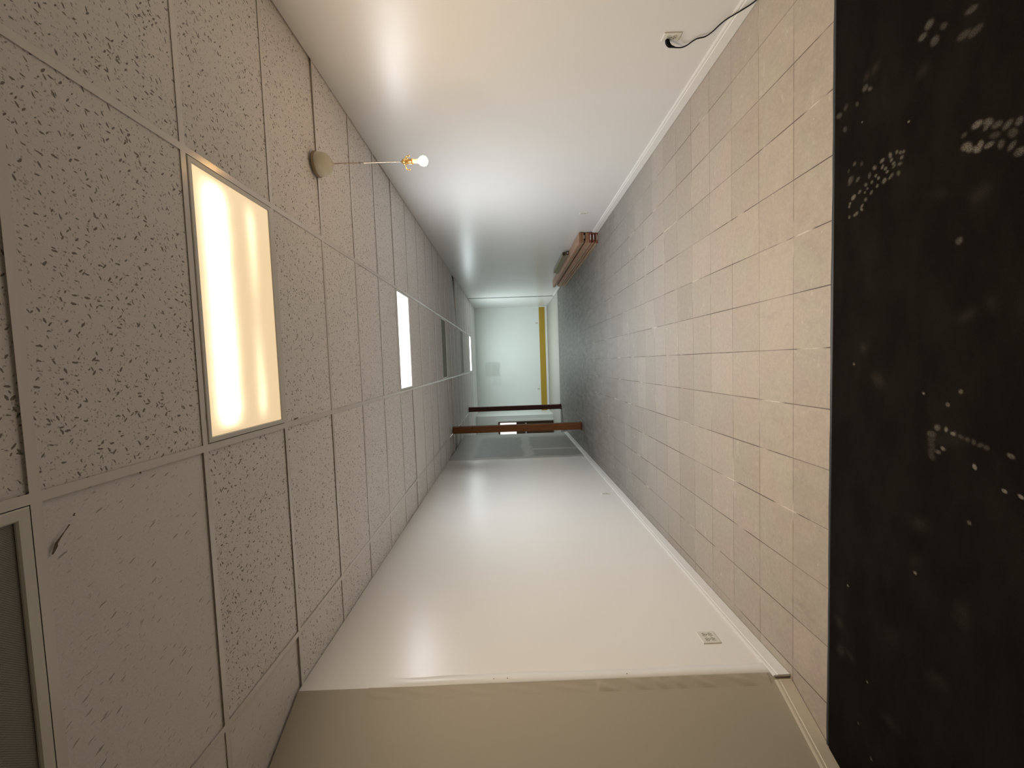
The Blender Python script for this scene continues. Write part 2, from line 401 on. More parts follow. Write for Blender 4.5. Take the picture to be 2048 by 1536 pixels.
# side passage at the far left: return wall, wall with the exit door, outer wall
wall('wall_return', [(SX, SIDE_Y + T), (SX, FAR_Y), (SX - 0.10, FAR_Y), (SX - 0.10, SIDE_Y + T)], M['wall_side'])
DX0, DX1, DZ = -3.12, -2.20, 2.02
bm = bmesh.new()
add_box(bm, DX1, SX, SIDE_Y, SIDE_Y + T, 0, HC); add_box(bm, -4.0, DX0, SIDE_Y, SIDE_Y + T, 0, HC); add_box(bm, DX0, DX1, SIDE_Y, SIDE_Y + T, DZ, HC)
struct(obj('wall_side', bm, M['wall_side']))
wall('wall_passage', [(-4.0, L_END - 1.2), (-4.0, SIDE_Y + T), (-4.0 - T, SIDE_Y + T), (-4.0 - T, L_END - 1.2)], M['wall_side'])
wall('wall_passage_back', [(xl(L_END) - T, L_END - 1.2), (-4.0, L_END - 1.2), (-4.0, L_END - 1.2 - T), (xl(L_END) - T, L_END - 1.2 - T)], M['wall_side'])

# exit door in the side wall
d = struct(boxes('door_1', [(DX0 + 0.004, DX1 - 0.004, SIDE_Y + 0.035, SIDE_Y + 0.075, 0.01, 1.36), (DX0 + 0.004, DX1 - 0.004, SIDE_Y + 0.035, SIDE_Y + 0.075, 1.95, DZ - 0.004),
    (DX0 + 0.004, DX0 + 0.10, SIDE_Y + 0.035, SIDE_Y + 0.075, 1.36, 1.95), (DX1 - 0.045, DX1 - 0.004, SIDE_Y + 0.035, SIDE_Y + 0.075, 1.36, 1.95)], M['door']))
boxes('door_pane', [(DX0 + 0.10, DX1 - 0.045, SIDE_Y + 0.05, SIDE_Y + 0.06, 1.36, 1.95)], M['pane'], d)
boxes('door_bar', [(DX0 + 0.06, DX1 - 0.06, SIDE_Y - 0.01, SIDE_Y + 0.03, 0.98, 1.04), (DX0 + 0.08, DX0 + 0.12, SIDE_Y + 0.02, SIDE_Y + 0.036, 0.99, 1.03), (DX1 - 0.12, DX1 - 0.08, SIDE_Y + 0.02, SIDE_Y + 0.036, 0.99, 1.03)], M['steel'], d)
struct(boxes('trim_door', [(DX1, DX1 + 0.07, SIDE_Y - 0.018, SIDE_Y - 0.0005, 0, DZ + 0.07), (DX0 - 0.07, DX0, SIDE_Y - 0.018, SIDE_Y - 0.0005, 0, DZ + 0.07), (DX0, DX1, SIDE_Y - 0.018, SIDE_Y - 0.0005, DZ, DZ + 0.07)], M['trim_white'], bevel=0.004))

# baseboards: a thin board with a rounded top lip
def baseboard(name, p0, p1, side, mat, h=0.098, t=0.013):
    # p0->p1 along the wall, side = +1 when the room lies towards +normal
    p0 = Vector((*p0, 0)); p1 = Vector((*p1, 0)); dv = (p1 - p0); L = dv.length; dv.normalize()
    nv = Vector((-dv.y, dv.x, 0)) * side
    prof = [(0.0008, 0.003), (t, 0.003), (t, h * 0.72), (t * 0.78, h * 0.76), (t * 0.8, h * 0.9), (t * 0.55, h), (0.0008, h)]
    bm = bmesh.new(); rows = []
    for s_ in (0.0, L):
        rows.append([bm.verts.new(p0 + dv * s_ + nv * a + Vector((0, 0, b))) for a, b in prof])
    n = len(prof)
    for i in range(n): bm.faces.new((rows[0][i], rows[0][(i + 1) % n], rows[1][(i + 1) % n], rows[1][i]))
    bm.faces.new(rows[0]); bm.faces.new(rows[1][::-1])
    return struct(obj(name, bm, mat))
baseboard('baseboard_left', (xl(KINK - 0.03), KINK - 0.03), (xl(L_END), L_END), -1, M['trim_white'])
baseboard('baseboard_near_left', (xa(BACK_Y), BACK_Y), (xa(KINK - 0.035), KINK - 0.035), -1, M['trim_cream'], 0.094)
baseboard('baseboard_right', (xr(BACK_Y), BACK_Y), (xr(6.9), 6.9), 1, M['trim_white'])
baseboard('baseboard_right_far', (xr(11.0), 11.0), (xr(R_SEAM - 0.03), R_SEAM - 0.03), 1, M['trim_white'], 0.05, 0.010)
struct(boxes('baseboard_far', [(SX + 0.001, xr(FAR_Y) - 0.001, FAR_Y - 0.014, FAR_Y - 0.001, 0.012, 0.095)], M['trim_white']))
struct(boxes('baseboard_side', [(SX + 0.0005, SX + 0.012, SIDE_Y + 0.01, FAR_Y - 0.02, 0, 0.08), (-4.0, DX0 - 0.07, SIDE_Y - 0.013, SIDE_Y - 0.0005, 0, 0.08)], M['trim_white']))
# mustard strip of old paint above the far baseboard
struct(boxes('trim_1', [(SX + 0.001, xr(FAR_Y) - 0.03, FAR_Y - 0.006, FAR_Y - 0.0005, 0.10, 0.325)], M['yellow']))
# dark open joint in the right wall where the panelling stops, slim white beads beside it
struct(boxes('trim_2', [(xr(R_SEAM) - 0.006, xr(R_SEAM) - 0.0005, R_SEAM - 0.028, R_SEAM + 0.028, 0.0, HC - 0.001)], M['trim_dark']))
struct(boxes('trim_3', [(xr(R_SEAM) - 0.012, xr(R_SEAM) - 0.0005, R_SEAM + 0.029, R_SEAM + 0.06, 0.0, HC - 0.001)], M['trim_white']))
# uneven jointing bead down the corner of the left wall
bm = bmesh.new(); rows = []
nz = 90
for i in range(nz + 1):
    z = 0.10 + (2.33 - 0.10) * i / nz
    e = 0.004 * math.sin(z * 5.1) + 0.003 * math.sin(z * 13 + 1) + random.uniform(-0.001, 0.001)
    y0, y1 = KINK - 0.0005, KINK + 0.075 + e
    taper = min(1.0, (2.33 - z) / 0.5 + 0.15)
    rows.append([bm.verts.new((xl(y0) + 0.0005, y0, z)), bm.verts.new((xl(y0) + 0.0045 * taper, y0 + 0.002, z)),
                 bm.verts.new((xl(y1) + 0.0042 * taper, y1 - 0.003, z)), bm.verts.new((xl(y1) + 0.0004, y1, z))])
for a, b in zip(rows, rows[1:]):
    for k_ in range(3): bm.faces.new((a[k_], a[k_ + 1], b[k_ + 1], b[k_]))
bead = struct(obj('trim_corner_bead', bm, M['trim_white'], smooth=True))
bm = bmesh.new()
for z in (1.70, 1.62, 0.92):
    add_lathe(bm, [(0.0, 0.0008), (0.003, 0.0008), (0.003, 0.0)], 8)
    for v in bm.verts:
        if not v.tag: v.co = Vector((xl(KINK) + 0.0045 + v.co.z, KINK + 0.03 + v.co.x, z + v.co.y)); v.tag = True
obj('nail_hole', bm, M['slot'], bead)
# lumps of dried filler on the splayed wall beside the bead
bm = bmesh.new(); rows = []
for i in range(241):
    z = 0.12 + 2.3 * i / 240
    r_ = []
    for j in range(9):
        s_ = j / 8; y = KINK - 0.001 - 0.055 * s_
        hgt = 0.0035 * (1 - s_) * (0.6 + 0.4 * math.sin(z * 3)) + (0.0045 * max(0, math.sin(z * 41 + 3 * s_ + 2 * math.sin(z * 9))) * math.sin(math.pi * s_) if z < 1.1 else 0.001 * math.sin(z * 23 + s_ * 6) * math.sin(math.pi * s_))
        r_.append(bm.verts.new((xa(y) + max(hgt, 0.0) + 0.0003, y, z)))
    rows.append(r_)
for a, b in zip(rows, rows[1:]):
    for k_ in range(8): bm.faces.new((a[k_], a[k_ + 1], b[k_ + 1], b[k_]))
struct(obj('trim_corner_filler', bm, M['wall_near'], smooth=True))

# ------------------------------------------------------------------ floor
MAT_Y = 1.937; FLOOR_EDGE = 12.45
bm = bmesh.new()
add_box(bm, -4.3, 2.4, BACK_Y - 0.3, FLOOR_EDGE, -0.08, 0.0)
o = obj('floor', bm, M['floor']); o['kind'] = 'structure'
inv = Matrix.Rotation(-0.00533, 4, 'Z') @ Matrix.Translation((-0.01073, -2.20028, 0))
o.data.transform(inv); o.location = (0.01073, 2.20028, 0); o.rotation_euler = (0, 0, 0.00533)
struct(boxes('floor_passage', [(-4.3, 2.4, FLOOR_EDGE + 0.01, FAR_Y + 0.3, -0.08, -0.002)], M['floor_far']))
struct(boxes('trim_floor_joint', [(-3.99, xr(FLOOR_EDGE) - 0.002, FLOOR_EDGE - 0.012, FLOOR_EDGE + 0.03, 0.0005, 0.004)], M['trim_dark']))

# ------------------------------------------------------------------ black entrance mat with dusty boot prints
# boot prints and specks of dust on the mat: x, y, size, strength
MARKS= [(0.808, 1.812, 0.0127, 0.5), (0.791, 1.776, 0.0127, 0.3), (0.748, 1.835, 0.0181, 0.5), (0.734, 1.794, 0.0145, 0.45), (0.791, 1.842, 0.0109, 0.25), (0.725, 1.737, 0.0137, 0.5), (0.746, 1.714, 0.0137, 0.7), (0.758, 1.68, 0.0137, 0.8), (0.762, 1.645, 0.0137, 0.8), (0.761, 1.618, 0.0101, 0.7), (0.752, 1.603, 0.0094, 0.7), (0.749, 1.59, 0.008, 0.7), (0.731, 1.597, 0.009, 0.7), (0.741, 1.64, 0.009, 0.7), (0.724, 1.63, 0.0109, 0.7), (0.712, 1.628, 0.008, 0.6), (0.733, 1.678, 0.009, 0.8), (0.72, 1.664, 0.0101, 0.9), (0.704, 1.657, 0.0094, 0.9), (0.711, 1.707, 0.0094, 0.8), (0.696, 1.695, 0.0101, 0.8), (0.674, 1.669, 0.0152, 0.75), (0.693, 1.725, 0.0101, 0.7), (0.694, 1.754, 0.0116, 0.6), (0.667, 1.7, 0.0101, 0.6), (0.677, 1.784, 0.0123, 0.6), (0.664, 1.758, 0.0065, 0.6), (0.675, 1.746, 0.0065, 0.6), (0.652, 1.727, 0.0116, 0.6), (0.666, 1.815, 0.0166, 1.0), (0.646, 1.833, 0.0094, 0.9), (0.634, 1.837, 0.0072, 0.9), (0.633, 1.754, 0.0116, 0.6), (0.613, 1.771, 0.0101, 0.8), (0.599, 1.773, 0.0087, 0.8), (0.59, 1.799, 0.013, 0.8), (0.587, 1.808, 0.0101, 0.8), (0.588, 1.836, 0.0087, 0.6), (0.681, 1.638, 0.0123, 0.6), (0.674, 1.646, 0.0094, 0.6), (0.677, 1.609, 0.013, 0.5), (0.71, 1.604, 0.0123, 0.5), (0.711, 1.345, 0.0199, 0.9), (0.701, 1.314, 0.0199, 0.6), (0.691, 1.318, 0.0145, 0.6), (0.68, 1.29, 0.0181, 0.45), (0.665, 1.263, 0.0181, 0.5), (0.659, 1.235, 0.0163, 0.5), (0.657, 1.374, 0.0217, 0.8), (0.644, 1.364, 0.0163, 0.8), (0.633, 1.343, 0.0181, 0.9), (0.642, 1.334, 0.0163, 0.9), (0.629, 1.31, 0.0163, 0.7), (0.615, 1.278, 0.0163, 0.4), (0.596, 1.251, 0.0163, 0.45), (0.569, 1.231, 0.0199, 0.5), (0.698, 1.382, 0.0127, 0.3), (0.651, 1.295, 0.0181, 0.25), (0.634, 1.25, 0.0199, 0.3), (1.146, 1.505, 0.0235, 0.5), (1.102, 1.455, 0.0181, 0.3), (1.121, 1.527, 0.0199, 0.55), (1.075, 1.484, 0.0235, 0.4), (1.086, 1.371, 0.0217, 0.35), (1.01, 1.358, 0.0253, 0.3), (1.023, 1.391, 0.0253, 0.3), (1.0, 1.527, 0.0362, 0.2), (1.144, 1.719, 0.0271, 0.35), (1.137, 1.757, 0.0271, 0.3), (1.096, 1.764, 0.0199, 0.45), (1.078, 1.741, 0.0145, 0.5), (1.054, 1.803, 0.0145, 0.3), (1.076, 1.862, 0.0181, 0.25), (1.061, 1.898, 0.0217, 0.35), (0.983, 1.865, 0.0181, 0.3), (0.354, 1.388, 0.0181, 0.4), (0.964, 1.777, 0.0045, 1.5), (0.85, 1.572, 0.0045, 2.0), (0.744, 1.831, 0.0235, 0.3), (0.534, 1.449, 0.0362, 0.15), (0.487, 1.33, 0.0452, 0.2), (-0.295, 1.413, 0.009, 1.2), (-0.306, 1.391, 0.0081, 1.5), (-0.365, 1.422, 0.009, 1.0), (-0.405, 1.322, 0.0081, 2.5), (-0.46, 1.239, 0.0072, 2.0), (-0.464, 1.198, 0.0072, 2.2), (-0.157, 1.37, 0.0109, 0.8), (-0.206, 1.41, 0.009, 0.7), (-0.173, 1.494, 0.0054, 1.5), (-0.066, 1.801, 0.0072, 0.9), (-0.381, 1.438, 0.0127, 0.5), (-0.346, 1.226, 0.0127, 0.7), (0.101, 1.357, 0.0362, 0.25), (0.134, 1.29, 0.0362, 0.2), (-0.133, 1.681, 0.0452, 0.25), (0.005, 1.753, 0.0271, 0.25), (-0.32, 1.462, 0.0217, 0.35), (-0.293, 1.443, 0.0163, 0.6), (-0.306, 1.386, 0.0127, 0.3), (-0.312, 1.366, 0.0127, 0.3), (-0.318, 1.346, 0.0127, 0.3), (-0.323, 1.327, 0.0127, 0.3), (-0.329, 1.308, 0.0127, 0.3), (-0.334, 1.29, 0.0127, 0.3), (-0.338, 1.461, 0.0199, 0.2), (-0.359, 1.461, 0.0199, 0.2), (-0.38, 1.46, 0.0199, 0.2), (-0.401, 1.46, 0.0199, 0.2), (-0.339, 1.439, 0.0362, 0.12), (-0.336, 1.422, 0.0362, 0.12), (-0.333, 1.406, 0.0362, 0.12), (-0.33, 1.391, 0.0362, 0.12), (-0.327, 1.376, 0.0362, 0.12), (-1.096, 1.818, 0.0058, 1.8), (-0.87, 1.51, 0.0078, 1.2), (-0.6, 1.333, 0.0078, 0.7), (-1.475, 1.709, 0.0058, 1.0), (-1.707, 1.751, 0.0058, 0.8), (-1.809, 1.683, 0.0078, 0.6), (-1.434, 1.852, 0.0388, 0.35), (-1.422, 1.803, 0.0291, 0.3), (-1.303, 1.864, 0.0388, 0.3), (-0.674, 1.5, 0.0485, 0.25), (-1.188, 1.602, 0.0582, 0.15), (-0.823, 1.509, 0.0388, 0.15), (-0.923, 1.351, 0.0485, 0.2), (-0.954, 1.35, 0.0388, 0.2), (-1.559, 1.602, 0.0485, 0.2), (-1.23, 1.423, 0.0485, 0.2)]
nx, ny = 1300, 250
y_lo, y_hi = 1.10, MAT_Y - 0.018
ys = np.linspace(y_lo, y_hi, ny + 1)
gx = np.zeros((ny + 1, nx + 1)); gy = np.repeat(ys[:, None], nx + 1, 1)
for r_, yy in enumerate(ys): gx[r_] = np.linspace(xa(yy) + 0.015, xr(yy) - 0.016, nx + 1)
dust = np.zeros_like(gx)
rng = np.random.RandomState(3)
for (mx, my, mr, mk) in MARKS:
    rx = mr * (0.62 if mr > 0.009 else 0.75); el = rng.uniform(0.75, 1.35) if mr > 0.006 else 1.0; an = rng.uniform(0, 3.14)
    dx, dy = gx - mx, gy - my
    a = (dx * math.cos(an) + dy * math.sin(an)) / (rx * el); b = (-dx * math.sin(an) + dy * math.cos(an)) / (rx / el)
    q = a * a + b * b
    if mr > 0.026: dust = np.maximum(dust, mk * np.exp(-q) * 0.45)
    else: dust = np.maximum(dust, min(mk, 2.5) * 1.25 / (1 + np.exp((q - 1.0) * 3.5)))
verts = np.stack([gx, gy, np.full_like(gx, 0.0085)], -1).reshape(-1, 3)
idx = np.arange((nx + 1) * (ny + 1)).reshape(ny + 1, nx + 1)
quads = np.stack([idx[:-1, :-1], idx[:-1, 1:], idx[1:, 1:], idx[1:, :-1]], -1).reshape(-1, 4)
me = bpy.data.meshes.new('pile'); me.vertices.add(len(verts)); me.vertices.foreach_set('co', verts.ravel())
me.loops.add(quads.size); me.loops.foreach_set('vertex_index', quads.ravel().astype(np.int32))
me.polygons.add(len(quads)); me.polygons.foreach_set('loop_start', np.arange(0, quads.size, 4, dtype=np.int32))
me.update(calc_edges=True); me.validate()
at = me.attributes.new('dust', 'FLOAT', 'POINT'); at.data.foreach_set('value', dust.ravel().astype(np.float32))
me.materials.append(M['mat'])
mt = thing('floor_mat', 'black carpet floor mat with dusty white boot prints beside the beige tiles', 'floor mat', (0, 0.5, 0.0))
def in_root(o, root):
    o.parent = root; o.matrix_parent_inverse = Matrix.Translation(-Vector(root.location)); return o
pile = bpy.data.objects.new('pile', me); C.objects.link(pile); in_root(pile, mt)
pile['label'] = 'dusty front stretch of carpet pile'
bm = bmesh.new()
yb = BACK_Y + 0.02
add_prism(bm, [(xa(yb) + 0.015, yb), (xr(yb) - 0.016, yb), (xr(1.0995) - 0.016, 1.0995), (xa(1.0995) + 0.015, 1.0995)], 0.001, 0.0085)
in_root(obj('rear_pile', bm, M['mat']), mt)
bm = bmesh.new(); rows = []
n = 220
for i in range(n + 1):
    x = xa(MAT_Y) + 0.014 + (xr(MAT_Y) - 0.016 - xa(MAT_Y) - 0.014) * i / n
    wv = 0.0012 * math.sin(x * 6) + 0.0008 * math.sin(x * 23)
    rows.append([bm.verts.new((x, y + wv * k_, z)) for y, z, k_ in ((y_hi - 0.0005, 0.001, 0), (y_hi - 0.0005, 0.0055, 0), (y_hi + 0.001, 0.0095, 0), (y_hi + 0.006, 0.0105, .4), (MAT_Y - 0.003, 0.009, 1), (MAT_Y + 0.002, 0.001, 1))])
for a, b in zip(rows, rows[1:]):
    for k_ in range(5): bm.faces.new((a[k_], a[k_ + 1], b[k_ + 1], b[k_]))
in_root(obj('rubber_edge', bm, M['rubber'], smooth=True), mt)['label'] = 'blue-black rubber edging strip'

# ------------------------------------------------------------------ suspended ceiling
FIX = {(-1, 0): 'near', (-1, 5): 'mid', (-1, 10): 'off', (-1, 15): 'off2', (-1, 19): 'far', (-2, -2): 'off0'}
JN, JX = -6, 20
LIFT = {(-3, 1): 0.004, (-3, 0): 0.012, (0, 1): 0.002, (0, 13): 0.001, (-2, 11): 0.012, (-3, 12): 0.05, (-3, 13): 0.03, (-3, 11): 0.04}
TILT = {(0, 1): 0.013, (0, 13): 0.055, (-2, 5): 0.004, (0, 4): 0.004}
FISS = {(-2, -1), (-3, -1), (-3, -2), (-3, 0), (0, -3), (-2, 6)}
bm = bmesh.new()
for i in range(-4, 1):
    for j in range(JN, JX):
        if (i, j) in FIX: continue
        x0, x1 = GX + PX * i, GX + PX * (i + 1); y0, y1 = GY + PY * j, GY + PY * (j + 1)
        x0 = max(x0, -4.12); x1 = min(x1, 2.21)
        y0 = max(y0, BACK_Y - 0.1)
        lift = LIFT.get((i, j), random.choice((0.002, 0.002, 0.003, 0.004, 0.006)))
        g = 0.005
        v = add_box(bm, x0 + g, x1 - g, y0 + g, y1 - g, HC + lift + 0.0015, HC + lift + 0.017, 1 if (i, j) in FISS else 0)
        tx, ty = random.uniform(-0.001, 0.001), random.uniform(-0.001, 0.001)
        for q in v: q.co.z += max(0, tx * (q.co.x - x0) + ty * (q.co.y - y0)) + TILT.get((i, j), 0) * ((q.co.x - x0) / PX) ** 2
ceil = struct(obj('ceiling', bm, [M['tile'], M['tile_f']]))
bm = bmesh.new()
y_end = GY + PY * JX
mw, cw = 0.0145, 0.0135
for i in range(-4, 2):
    x = GX + PX * i
    if -4.12 < x < 2.2: 
        add_box(bm, x - mw, x + mw, BACK_Y - 0.1, y_end, HC + 0.0002, HC + 0.0013)
        add_box(bm, x - 0.002, x + 0.002, BACK_Y - 0.1, y_end, HC + 0.0013, HC + 0.04)
for j in range(JN, JX + 1):
    y = GY + PY * j
    if y < BACK_Y: continue
    xs = [-4.12] + [GX + PX * i for i in range(-4, 2) if -4.12 < GX + PX * i < 2.2] + [2.21]
    for a, b in zip(xs, xs[1:]):
        add_box(bm, a + mw, b - mw, y - cw, y + cw, HC + 0.0002, HC + 0.0011)
        add_box(bm, a + mw, b - mw, y - 0.002, y + 0.002, HC + 0.0011, HC + 0.036)
grid = obj('ceiling_grid', bm, M['tbar'], ceil); grid['kind'] = 'structure'
pl_ = boxes('ceiling_plaster', [(-4.12, 2.21, y_end + 0.015, FAR_Y + T, HC + 0.0005, HC + 0.03)], M['plaster'], ceil); pl_['kind'] = 'structure'
# dark void over the tiles
pn = boxes('ceiling_void', [(-4.2, 2.25, BACK_Y - 0.15, y_end + 0.05, HC + 0.30, HC + 0.32)], M['black'], ceil); pn['kind'] = 'structure'
# a brown drip stain and small chips on the tiles
def stain(pts, wd, z):
    bm = bmesh.new(); L = spline([(*p, z) for p in pts], 6); n_ = len(L); rows = []
    for i, p in enumerate(L):
        t = i / (n_ - 1); w_ = wd[0] * (1 - t) + wd[1] * t if len(wd) == 2 else np.interp(t, np.linspace(0, 1, len(wd)), wd)
        tg = (L[min(i + 1, n_ - 1)] - L[max(i - 1, 0)]).normalized(); nn = Vector((-tg.y, tg.x, 0)) * float(w_)
        rows.append((bm.verts.new(p + nn), bm.verts.new(p - nn)))
    for a, b in zip(rows, rows[1:]): bm.faces.new((a[0], a[1], b[1], b[0]))
    return obj('ceiling_stain', bm, M['stain'], ceil)
stain([(-0.490, 1.100), (-0.472, 1.110), (-0.462, 1.114), (-0.440, 1.135), (-0.425, 1.150)], (0.002, 0.0055, 0.004, 0.0015, 0.0025), HC + 0.0012)
stain([(-0.405, 1.162), (-0.398, 1.166)], (0.003, 0.002), HC + 0.0012)
stain([(-0.335, 1.380), (-0.343, 1.384)], (0.004, 0.002), HC + 0.0012)
stain([(-0.300, 2.385), (-0.296, 2.43)], (0.0035, 0.003), HC + 0.0012)

# ------------------------------------------------------------------ recessed ceiling lights
def troffer(i, j, lens, label, power=None, frame_w=0.026, drop=0.004, group='recessed ceiling lights'):
    x0, x1 = GX + PX * i + mw + 0.001, GX + PX * (i + 1) - mw - 0.001
    y0, y1 = GY + PY * j + cw + 0.001, GY + PY * (j + 1) - cw - 0.001
    cx, cy = (x0 + x1) / 2, (y0 + y1) / 2; hx, hy = (x1 - x0) / 2, (y1 - y0) / 2
    t = thing('ceiling_light', label, 'ceiling light', (cx, cy, HC), group=group)
    # mitred door frame
    bm = bmesh.new(); a = frame_w
    prof = [(0.002, 0.0), (0.005, -0.003), (a - 0.004, -0.003), (a, 0.001), (a, 0.006), (0.002, 0.006)]
    rings = []
    for q, z in prof:
        rings.append([bm.verts.new((sx * (hx - q), sy * (hy - q), z)) for sx, sy in ((-1, -1), (1, -1), (1, 1), (-1, 1))])
    for r0, r1 in zip(rings, rings[1:] + rings[:1]):
        for q in range(4): bm.faces.new((r0[q], r0[(q + 1) % 4], r1[(q + 1) % 4], r1[q]))
    obj('frame', bm, M['frame'], t)
    boxes('housing', [(-hx + 0.004, hx - 0.004, -hy + 0.004, hy - 0.004, 0.11, 0.114), (-hx + 0.004, -hx + 0.007, -hy + 0.004, hy - 0.004, 0.007, 0.11), (hx - 0.007, hx - 0.004, -hy + 0.004, hy - 0.004, 0.007, 0.11),
                      (-hx + 0.007, hx - 0.007, -hy + 0.004, -hy + 0.007, 0.007, 0.11), (-hx + 0.007, hx - 0.007, hy - 0.007, hy - 0.004, 0.007, 0.11)], M['housing'], t)
    zl = 0.0035 if power else 0.008
    boxes('lens', [(-hx + a - 0.002 + 0.0022, hx - a - 0.0002, -hy + a + 0.0002, hy - a - 0.0002, zl - 0.001, zl + 0.002)], lens, t)
    boxes('latch', [(-hx + 0.10, -hx + 0.13, -hy + 0.001, -hy + 0.008, -0.005, -0.0028)], M['frame'], t)
    if power:
        ld = bpy.data.lights.new('tube_glow', 'AREA'); ld.shape = 'RECTANGLE'; ld.size = 2 * (hx - a) - 0.06; ld.size_y = 2 * (hy - a) - 0.04
        ld.energy = power[0]; ld.color = power[1]
        lo = bpy.data.objects.new('tube_glow', ld); C.objects.link(lo); lo.parent = t; lo.location = (0, 0, -0.006)
    return t
troffer(-1, 0, M['lens_near'], 'warm yellowish lit ceiling light with two visible tubes, largest and nearest', NEAR_LIGHT)
troffer(-1, 5, M['lens_mid'], 'pure white lit ceiling light, second lit panel from the camera', MID_LIGHT)
troffer(-1, 10, M['lens_off'], 'unlit grey ceiling light a few tiles beyond the white lit panel', frame_w=0.03)
troffer(-1, 15, M['lens_off_far'], 'unlit ceiling light, thin grey strip just before the farthest lit panel', frame_w=0.03)
troffer(-1, 19, M['lens_far'], 'lit ceiling light farthest away, close to the mint end wall', FAR_LIGHT)
troffer(-2, -2, M['lens_off'], 'unlit ceiling light with dark prismatic lens cut off by the frame corner', frame_w=0.034)

# ------------------------------------------------------------------ bare-bulb pendant
px_, py_ = 1.386, 2.862
t = thing('pendant_lamp', 'hanging bare-bulb lamp with cream dome canopy and thin rod', 'pendant lamp', (px_, py_, HC))
bm = bmesh.new(); add_lathe(bm, [(0.0, -0.006), (0.082, -0.006), (0.084, -0.012), (0.082, -0.020), (0.076, -0.022), (0.076, -0.0225), (0.0, -0.0225)], 40); obj('canopy_rim', bm, M['canopy_rim'], t, smooth=True)
bm = bmesh.new(); add_lathe(bm, [(0.076, -0.0225), (0.077, -0.04), (0.074, -0.062), (0.066, -0.084), (0.050, -0.102), (0.030, -0.114), (0.012, -0.120), (0.008, -0.130), (0.0, -0.132)], 40); obj('canopy', bm, M['canopy'], t, smooth=True)
bm = bmesh.new(); add_tube(bm, spline([(0, 0, -0.128), (0.002, 0, -0.20), (0.000, 0, -0.30), (-0.001, 0.0, -0.335)], 5), 0.0032, 10); obj('cord', bm, M['canopy_rim'], t, smooth=True)
bm = bmesh.new(); add_tube(bm, spline([(-0.001, 0, -0.31), (0.001, 0, -0.45), (0.001, 0, -0.60)], 5), 0.0034, 10); add_tube(bm, [(0.0, 0, -0.300), (0.0, 0, -0.330)], 0.0058, 10); obj('rod', bm, M['chrome'], t, smooth=True)
bm = bmesh.new(); add_lathe(bm, [(0.0, -0.590), (0.010, -0.592), (0.019, -0.603), (0.021, -0.618), (0.017, -0.622), (0.016, -0.650), (0.018, -0.655), (0.018, -0.668), (0.0, -0.668)], 28); obj('socket', bm, M['brass'], t, smooth=True)
bm = bmesh.new()
for a_ in (0.4, 0.4 + 2.094, 0.4 + 4.189):
    c_, s_ = math.cos(a_), math.sin(a_)
    add_tube(bm, spline([(0.014 * c_, 0.014 * s_, -0.618), (0.034 * c_, 0.034 * s_, -0.612), (0.050 * c_, 0.050 * s_, -0.620), (0.052 * c_, 0.052 * s_, -0.634)], 6), 0.0034, 8)
    add_lathe(bm, [(0, 0.006), (0.005, 0.003), (0.006, -0.002), (0, -0.007)], 10, (0.052 * c_, 0.052 * s_, -0.637))
obj('shade_holder', bm, M['brass'], t, smooth=True)['label'] = 'three curved brass arms of an empty shade holder'
bm = bmesh.new(); add_lathe(bm, [(0.016, -0.7085), (0.0235, -0.7155), (0.0290, -0.7245), (0.0325, -0.737), (0.0290, -0.7525), (0.020, -0.7625), (0.010, -0.768), (0.0, -0.7695)], 32); obj('bulb', bm, M['bulb'], t, smooth=True)['label'] = 'glowing warm bulb'
bm = bmesh.new(); add_lathe(bm, [(0.0125, -0.669), (0.0125, -0.690), (0.0158, -0.708)], 28); obj('bulb_neck', bm, M['neck'], t, smooth=True)

# ------------------------------------------------------------------ timber posts
def post(cx, cy, hw, mat, label, dark):
    t = thing('timber_post', label, 'post', (cx, cy, 0))
    bm = bmesh.new(); add_box(bm, -hw, hw, -hw, hw, 0.0, HC - 0.0005)
    obj('shaft', bm, mat, t, bevel=0.006)
    for s_ in (-1, 1):
        boxes('base_trim', [(-hw - 0.008, hw + 0.008, min(s_ * (hw + 0.0005), s_ * (hw + 0.008)), max(s_ * (hw + 0.0005), s_ * (hw + 0.008)), 0.0, 0.03)], dark, t)
    return t
post(-1.475, 8.86, 0.072, M['post'], 'warm brown stained square timber post, the nearer one by the left wall', M['post_backlit_and_trim'])
post(-1.440, 12.34, 0.068, M['post_backlit_and_trim'], 'backlit dark brown square timber post, the farther one near the passage', M['post_backlit_and_trim'])

# ------------------------------------------------------------------ stacked timber along the right wall
def plank(x1, wdt, y0, y1, z0, z1, mat, label, skew=0.0, shiny=True, end='plank_end'):
    t = thing('plank', label, 'plank', ((x1 - wdt / 2), (y0 + y1) / 2, z0), (0, 0, skew), 'planks stacked by the right wall')
    L = (y1 - y0) / 2; h = z1 - z0
    bm = bmesh.new(); add_box(bm, -wdt / 2, wdt / 2, -L + 0.012, L - 0.012, 0.0008, h); obj('board', bm, mat, t, bevel=0.003)
    for a_, b_ in ((-L, -L + 0.0118), (L - 0.0118, L)):
        bm = bmesh.new(); add_box(bm, -wdt / 2, wdt / 2, a_, b_, 0.0008, h); obj('painted_end', bm, M[end], t, bevel=0.002)
    if shiny: boxes('staple', [(-wdt * 0.22, wdt * 0.30, -L - 0.0016, -L - 0.0002, h * 0.25, h * 0.62)], M['steel'], t)
    return t
XW = 2.074
